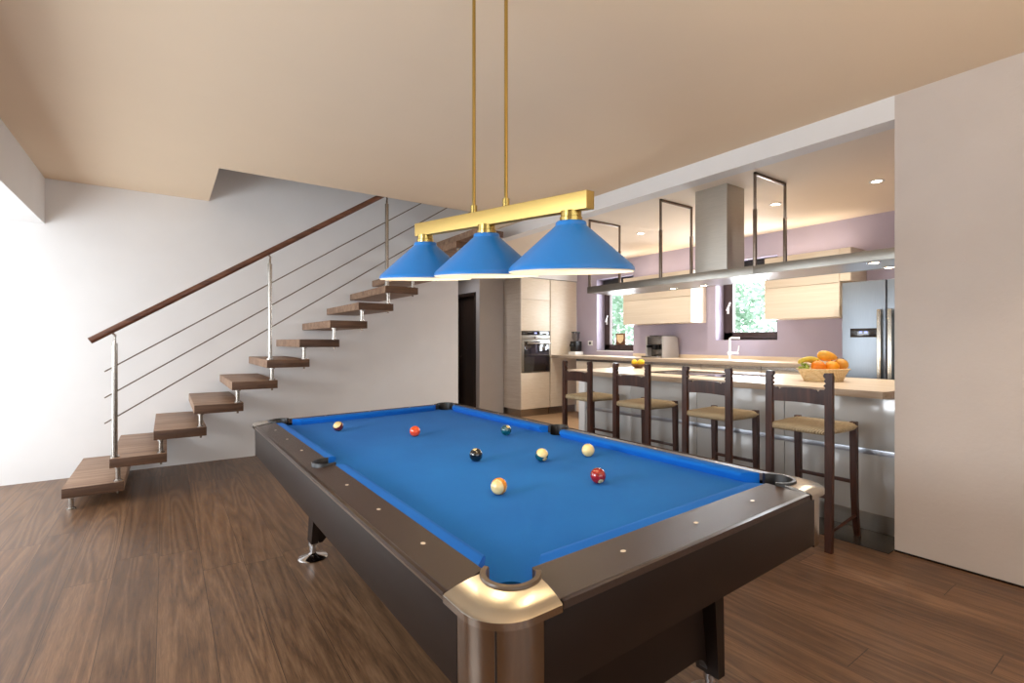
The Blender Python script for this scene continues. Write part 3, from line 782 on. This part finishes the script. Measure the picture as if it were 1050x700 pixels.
# upper cabinets
def upper(y0, y1, label, xfront=6.05, extra=None, splits=(1.60, 1.972, 2.345)):
    r = thing('wall_cabinet', label, 'wall cabinet', ((xfront+XW)/2, (y0+y1)/2, splits[0]))
    TC('carcass', G().box(xfront+.02, XW-.002, y0, y1, splits[0], splits[-1], .001), M['cream'], r)
    for a_, b_ in zip(splits, splits[1:]):
        TC('door', G().box(xfront, xfront+.019, y0+.001, y1-.001, a_+.002, b_-.003, .002), M['cream'], r)
    return r
uL = upper(4.235, 5.49, 'cream wall cabinet between the two kitchen windows')
uR = upper(2.345, 3.165, 'cream wall cabinet left of the steel fridge, right of the window', 6.0)
uF = upper(2.235, 2.343, 'narrow cream cabinet end piece above the fridge', 6.0, splits=(1.985, 2.345))
# base cabinets and back counter
BX = 5.80; ZB = 1.085
for k, (y0, y1) in enumerate(((2.30, 3.10), (3.11, 3.91), (3.92, 4.72), (4.73, 5.53), (5.54, 6.34))):
    r = thing('base_cabinet', 'cream base cabinet under the back worktop along the window wall', 'base cabinet', (6.1, (y0+y1)/2, 0), group='base cabinets under the window worktop')
    TC('carcass', G().box(BX+.03, XW-.01, y0, y1, .12, ZB-.052), M['cream'], r)
    TC('drawer', G().box(BX+.008, BX+.028, y0+.002, y1-.002, .72, ZB-.095, .002), M['cream'], r)
    TC('door', G().box(BX+.008, BX+.028, y0+.002, y1-.002, .13, .715, .002), M['cream'], r)
    TC('grip_strip', G().box(BX+.012, BX+.03, y0, y1, ZB-.09, ZB-.055), M['steel'], r)
    TC('plinth', G().box(BX+.06, XW-.02, y0, y1, 0, .12), M['plinth'], r)
o = tag(link('back_worktop', G().box(BX-.02, XW-.001, 2.29, YC-.002, ZB-.05, ZB, .003), M['top'], mats=[M['topedge']]), 'pale oak back worktop running under both kitchen windows', 'worktop')
for p in o.data.polygons:
    if abs(p.normal.z) < .5: p.material_index = 1
struct('trim_upstand', G().box(XW-.012, XW, 2.29, 5.6, ZB, ZB+.05), M['top'])

# fridge
FX = 5.72
fr = thing('double_door_fridge', 'stainless side-by-side fridge with two long handles and small display', 'fridge', (6.05, 1.75, 0))
TC('body', G().box(FX+.06, XW-.01, 1.30, 2.215, .03, 1.93, .004), M['inoxd'], fr)
for nm, y0, y1, hy in (('freezer_door', 1.832, 2.212, 1.872), ('fridge_door', 1.302, 1.822, 1.785)):
    dd = TC(nm, G().box(FX, FX+.055, y0, y1, .08, 1.935, .010, 3), M['fridge'], fr)
    link('door_handle', G().box(FX-.06, FX-.035, hy-.017, hy+.017, .55, 1.645, .004).box(FX-.04, FX+.004, hy-.01, hy+.01, .60, .63).box(FX-.04, FX+.004, hy-.01, hy+.01, 1.57, 1.60), M['cap'], dd)
TC('door_gap', G().box(FX+.012, FX+.06, 1.822, 1.832, .08, 1.93), M['black'], fr)
pn = TC('water_dispenser', G().box(FX-.004, FX+.004, 1.895, 2.135, 1.372, 1.462, .001), M['oveng'], fr)
link('display', G().box(FX-.0055, FX-.003, 2.03, 2.055, 1.412, 1.432).box(FX-.0055, FX-.003, 1.985, 2.01, 1.412, 1.432), M['display'], pn)

# ------------------------------------------------------------------ counter objects
cm = thing('coffee_machine', 'silver coffee machine on the back worktop below the wall cabinet', 'coffee machine', (6.14, 4.80, ZB))
def CMp(name, g, m): o = link(name, g, m, cm); o.location = -cm.location; return o
y0, y1, z0 = 4.66, 4.995, ZB
side = [(6.0, z0), (6.36, z0), (6.36, z0+.10), (6.33, z0+.30), (6.27, z0+.325), (6.0, z0+.325)]
def sidep(ya_, yb_): return G().prism([(x, z) for x, z in side], ya_, yb_, ax='y')
CMp('side_panel', sidep(y0, y0+.03), M['grey'])
CMp('side_panel', sidep(y1-.03, y1), M['grey'])
CMp('body', G().box(6.10, 6.35, y0+.03, y1-.03, z0+.02, z0+.30, .004).box(6.0, 6.12, y0+.03, y1-.03, z0+.20, z0+.318, .01), M['steel'])
CMp('coffee_spout', G().box(5.99, 6.07, 4.80, 4.86, z0+.12, z0+.20, .006), M['black'])
CMp('steam_knob', G().cyl((5.97, 4.93, z0+.17), (6.05, 4.93, z0+.17), .022), M['black'])
CMp('drip_tray', G().box(5.88, 6.10, y0+.03, y1-.02, z0, z0+.028, .003), M['steel'])
CMp('cup_warmer_lid', G().box(6.03, 6.30, y0+.05, y1-.05, z0+.325, z0+.337, .003), M['black'])

gr = thing('coffee_grinder', 'black coffee grinder with clear hopper beside the tall cabinet', 'coffee grinder', (6.22, 6.80, ZB))
link('base', G().box(-.10, .10, -.10, .10, 0, .06, .01), M['white'], gr)
link('grinder_body', G().box(-.07, .08, -.08, .08, .06, .25, .015).box(-.13, .0, -.03, .03, .15, .20, .006), M['black'], gr)
link('hopper', G().lathe([(.045, .25), (.070, .31), (.072, .40)], (0, 0, 0), 28), M['smoke'], gr)
link('lid', G().lathe([(.001, .400), (.080, .400), (.080, .424), (.001, .428)], (0, 0, 0), 28), M['black'], gr)

so = thing('wall_socket', 'white wall socket on the lilac wall beside the window', 'socket', (XW, 6.62, 1.30))
link('cover_plate', G().box(-.012, -.0, -.06, .06, -.045, .045, .004), M['white'], so)
link('socket_insert', G().cyl((-.016, 0, 0), (-.008, 0, 0), .026), M['black'], so)

fc = thing('kitchen_tap', 'white swan-neck kitchen tap in front of the right window', 'tap', (6.22, 3.752, ZB))
link('spout', G().tube([(0, 0, 0), (0, 0, .27), (-.003, -.008, .285), (-.010, -.03, .292), (-.02, -.15, .292)], .014, 14), M['white'], fc)
link('tap_body', G().cyl((0, 0, 0), (0, 0, .012), .030).cyl((0, 0, .06), (0, 0, .115), .024).cyl((0, .03, .09), (0, -.12, .09), .015), M['white'], fc)
link('lever', G().tube([(0, -.11, .09), (0, -.125, .15), (0, -.13, .19)], .008, 10), M['white'], fc)
sk = tag(link('inset_sink', G().box(5.90, 6.32, 3.35, 4.05, ZB+.0005, ZB+.006, .002).box(5.94, 6.28, 3.39, 3.68, ZB+.006, ZB+.008).box(5.94, 6.28, 3.72, 4.01, ZB+.006, ZB+.008), M['white']), 'white inset sink in the back worktop below the right window', 'sink')

pc_ = thing('shell_picture', 'small brown framed picture standing in the left kitchen window', 'picture', (XW+.205, 6.07, W1[2]+.11))
link('picture_frame', G().box(-.010, .010, -.11, .11, 0, .20, .004), M['bowl'], pc_)
link('shell', G().prism([(-.075, .175), (-.08, .11), (-.06, .055), (0, .022), (.06, .055), (.08, .11), (.075, .175)], -.016, -.0095, ax='x'), M['shell'], pc_)

# bowl of lemons
bw = thing('wooden_bowl', 'small brown wooden bowl on the far end of the bar', 'bowl', (4.93, 4.22, .99))
link('bowl_shell', G().lathe([(.001, 0), (.045, 0), (.05, .006), (.075, .03), (.098, .052), (.093, .054), (.070, .036), (.045, .014), (.001, .012)], (0, 0, 0), 40), M['bowl'], bw)
for i, (dx_, dy_, dz_, l) in enumerate(((-.03, .035, .066, 'yellow lemon on the left side of the wooden bowl'), (.025, -.022, .068, 'yellow lemon on the right side of the wooden bowl'))):
    Q = Matrix.Rotation(.5+i*1.9, 4, 'Z') @ Matrix.Rotation(.2, 4, 'Y')
    o = link('lemon', G().ball((0, 0, 0), .037, sx=1.25, sub=4, mat=Q), M['lemon']); o.location = (4.93+dx_*1.02, 4.22+dy_*1.02, .99+dz_+.008); tag(o, l, 'lemon')
    link('stem_tip', G().ball(Q @ Vector((.050, 0, 0)), .009, sub=2), M['lemon'], o)

# fruit basket
B0 = Vector((4.62, 1.93, .99)); br = math.atan2(-.575, .818)
bk = thing('fruit_basket', 'oval wicker basket holding mixed fruit on the bar worktop', 'basket', B0, br)
link('basket_body', G().lathe([(.001, 0), (.155, 0), (.16, .01), (.178, .05), (.205, .098), (.216, .100), (.218, .108), (.208, .110), (.196, .102), (.168, .05), (.150, .014), (.001, .012)], (0, 0, 0), 48, 1, .68), M['wicker'], bk)
Rb = Matrix.Rotation(br, 4, 'Z')
def fr_at(x, y, z): return B0+(Rb @ Vector((x, y, z)))
def fruit(name, label, cat, g, m, loc, stem=None):
    o = link(name, g, m); o.location = loc; tag(o, label, cat)
    if stem: link('stem', G().cyl(stem, Vector(stem)+Vector((0, 0, .012)), .004, .003, 8), M['stem'], o)
    return o
fruit('orange', 'deep orange fruit, left of the two oranges in the basket', 'orange', G().ball((0, 0, 0), .053, sz=.94), M['orange'], fr_at(-.083, -.065, .128), (0, 0, .047))
fruit('orange', 'golden orange fruit at the front middle of the basket', 'orange', G().ball((0, 0, 0), .056, sz=.92), M['orange2'], fr_at(.030, -.068, .124), (0, 0, .048))
fruit('pear', 'speckled golden pear on the right side of the basket', 'pear', G().ball((0, 0, 0), .052, sx=1.0, sy=1.15), M['pear'], fr_at(.142, -.010, .140), (.0, -.02, .048))
def taper(o, k):
    for v in o.data.vertices:
        f_ = 1-k*(v.co.x/.1); v.co.y *= f_; v.co.z *= f_
mg = G().ball((0, 0, 0), .048, sx=1.75, sy=.95, sz=.9); o = link('mango', mg, M['mango']); taper(o, .38)
o.rotation_euler = (0, .17, br+.0); o.location = fr_at(.045, .012, .213); tag(o, 'long golden mango on top of the fruit in the basket', 'mango'); link('stem', G().cyl((.08, 0, 0), (.092, 0, 0), .005, n=8), M['stem'], o)
def banana(loc, rz, label):
    P = [(.085*math.cos(t)*1.0, 0, .05*math.sin(t)) for t in [PI*(.12+.76*i/12) for i in range(13)]]
    g = G(); g.tube(P, [.005]+[.016]+[.021]*9+[.015]+[.005], 10)
    o = link('banana', g, M['melon']); o.rotation_euler = (0, 0, rz); o.location = loc; tag(o, label, 'banana', None); return o
banana(fr_at(-.110, .052, .132), br+.15, 'yellow banana lying behind the left orange in the basket')
banana(fr_at(-.115, -.002, .142), br-.05, 'greenish yellow banana resting on the left orange')
g = G()
for i in range(16):
    g.ball((random.uniform(-.03, .03), random.uniform(-.035, .035), random.uniform(-.022, .022)), .013, sub=2)
o = link('grape_bunch', g, M['grape']); o.location = fr_at(-.168, -.012, .125); tag(o, 'small bunch of green grapes at the left edge of the basket', 'grapes')

# ------------------------------------------------------------------ ceiling spots
for x, y, l in ((5.114, 1.705, 'recessed kitchen ceiling spot above the fridge side'), (5.115, 2.586, 'recessed kitchen ceiling spot beside the hood chimney'), (5.063, 4.293, 'recessed kitchen ceiling spot at the far end of the hood')):
    t = thing('ceiling_spotlight', l, 'spotlight', (x, y, HK), group=None)
    link('spot_ring', G().lathe([(.038, -.001), (.056, -.001), (.058, -.005), (.050, -.009), (.036, -.006)], (0, 0, 0), 32, closed=True), M['white'], t)
    link('light_lens', G().lathe([(.001, -.004), (.037, -.004), (.037, -.001), (.001, -.001)], (0, 0, 0), 24), M['spot'], t)

# ------------------------------------------------------------------ trees outside the windows
def tree(x, y, h, r, n, label):
    t = thing('garden_tree', label, 'tree', (x, y, -1.5))
    link('trunk', G().tube([(0, 0, 0), (.05, .03, h*.4), (-.03, .06, h*.8)], [.12, .09, .04], 10), M['bark'], t)
    g = G()
    for i in range(n):
        u, v, w = (random.gauss(0, .45) for _ in range(3)); c = Vector((u*r, v*r, h*.72+w*r*1.1))
        d = Vector((random.uniform(-1, 1), random.uniform(-1, 1), random.uniform(-1, 1))).normalized(); e = d.orthogonal().normalized(); s_ = random.uniform(.04, .075)
        p = [c+e*s_, c+d*s_*1.5, c-e*s_, c-d*s_*1.5]; g.b.faces.new([g.b.verts.new(q) for q in p])
    link('foliage', g, M['leaf'], t)
tree(12.8, 8.0, 5.0, 1.4, 2600, 'leafy tree outside seen through the right kitchen window')
tree(13.2, 12.5, 5.6, 1.8, 3200, 'leafy tree outside seen through the left kitchen window')

# ------------------------------------------------------------------ light
def area(name, loc, rot, sx, sy, power, col):
    l = bpy.data.lights.new(name, 'AREA'); l.shape = 'RECTANGLE'; l.size = sx; l.size_y = sy; l.energy = power; l.color = col
    o = bpy.data.objects.new(name, l); C.objects.link(o); o.location = loc; o.rotation_euler = rot; return o
def point(name, loc, power, col, r=.03):
    l = bpy.data.lights.new(name, 'POINT'); l.energy = power; l.color = col; l.shadow_soft_size = r
    o = bpy.data.objects.new(name, l); C.objects.link(o); o.location = loc; return o
def spotl(name, loc, power, col, ang=110, blend=.6, r=.03):
    l = bpy.data.lights.new(name, 'SPOT'); l.energy = power; l.color = col; l.spot_size = math.radians(ang); l.spot_blend = blend; l.shadow_soft_size = r
    o = bpy.data.objects.new(name, l); C.objects.link(o); o.location = loc; return o
day = (.89, .945, 1.0); warm = (1, .80, .56); warm2 = (1, .86, .68); warm3 = (1, .90, .79)
area('daylight_garden_door', (X0-.03, 5.1, 1.2), (0, -PI/2, 0), 2.2, 2.3, 58, day)
area('daylight_side_window', (X0-.03, 1.8, 1.5), (0, -PI/2, 0), .8, 1.3, 66, day)
area('daylight_rear_window', (.5, Y0-.03, 1.4), (PI/2, 0, 0), 4.0, 1.7, 6, (1, .97, .93))
area('daylight_kitchen_window', (XW+.32, 3.65, 1.9), (0, PI/2, 0), .9, .75, 44, day)
area('daylight_kitchen_window_far', (XW+.32, 6.03, 1.8), (0, PI/2, 0), 1.1, .75, 32, day)
area('upstairs_fill', (4.6, 5.4, 4.9), (0, 0, 0), 1.0, 1.0, 1.2, (.85, .88, 1))  # added lamp under the closed upstairs ceiling, brightens the stair shaft
for t in (-half, 0, half):
    p = ML @ Vector((t, 0, .05)); point('lamp_glow', p, 1.7, warm)
for x, y, e in ((5.114, 1.705, 50), (5.115, 2.586, 55), (5.063, 4.293, 52), (5.2, 5.5, 28)):  # last one is an added lamp without fixture, brightening the far corner
    spotl('ceiling_spot_and_fill', (x, y, HK-.02), e, warm3, 150, .8)
spotl('corridor_fill_beam', (3.95, 7.6, HK), 45, (.95, .95, 1), 150, .8)  # added lamp with no fixture, lifts the corridor walls
for x, y in ((4.35, 3.852), (4.391, 3.29), (4.398, 2.93), (4.12, 1.39), (4.47, 1.41)):
    spotl('hood_light_beam', (x, y, 1.87), 5, warm3, 120, .7)
spotl('floor_fill_beam', (3.05, .15, H-.01), 34, (1, .68, .40), 78, .7)  # added lamp out of view, warms the floor right of the table
# added fill lights above the wall cabinets, no fixtures, brightening the kitchen ceiling
area('kitchen_ceiling_fill', (6.22, 4.86, 2.37), (PI, 0, 0), .2, 1.2, 2.5, warm2)
area('kitchen_ceiling_fill', (6.22, 2.75, 2.37), (PI, 0, 0), .2, .8, 2.0, warm2)
# added fill lights behind the viewer, unseen, brightening the living-room ceiling
for x, y, e in ((2.3, -1.4, 50), (-1.0, -1.7, 22), (.9, -.5, 52)):
    spotl('ceiling_fill_glow', (x, y, 1.75), e, (1, .84, .64) if x > 0 else (1, .93, .86), 165, .5, .12).rotation_euler = (PI, 0, 0)

w = bpy.data.worlds.new('sky'); sc.world = w; w.use_nodes = True
bg = w.node_tree.nodes['Background']; bg.inputs[0].default_value = (.88, .94, 1, 1); bg.inputs[1].default_value = 2.4

# ------------------------------------------------------------------ camera
cam = bpy.data.cameras.new('camera'); co = bpy.data.objects.new('camera', cam); C.objects.link(co); sc.camera = co
cam.sensor_width = 36; cam.lens = 505.6/1050*36; cam.clip_start = .02
co.location = CAM; co.rotation_euler = (PI/2, 0, -math.atan(355/505.6))

# ------------------------------------------------------------------ bring everything to real size
done = set()
for o in list(bpy.data.objects):
    m = o.matrix_basis.copy(); m.translation = m.translation*K; o.matrix_basis = m
    d = o.data
    if d is None or d.name in done and o.type == 'MESH': continue
    if o.type == 'MESH': d.transform(Matrix.Scale(K, 4)); done.add(d.name)
    elif o.type == 'LIGHT':
        d.energy *= K*K
        if d.type == 'AREA': d.size *= K; d.size_y *= K
        else: d.shadow_soft_size *= K

vs = sc.view_settings; vs.view_transform = 'Standard'; vs.look = 'None'; vs.gamma = 1; vs.use_curve_mapping = False; vs.exposure = .2
sc.display_settings.display_device = 'sRGB'
cy = sc.cycles; cy.max_bounces = 10; cy.diffuse_bounces = 6; cy.glossy_bounces = 4; cy.transparent_max_bounces = 8; cy.sample_clamp_indirect = 6; cy.use_denoising = True
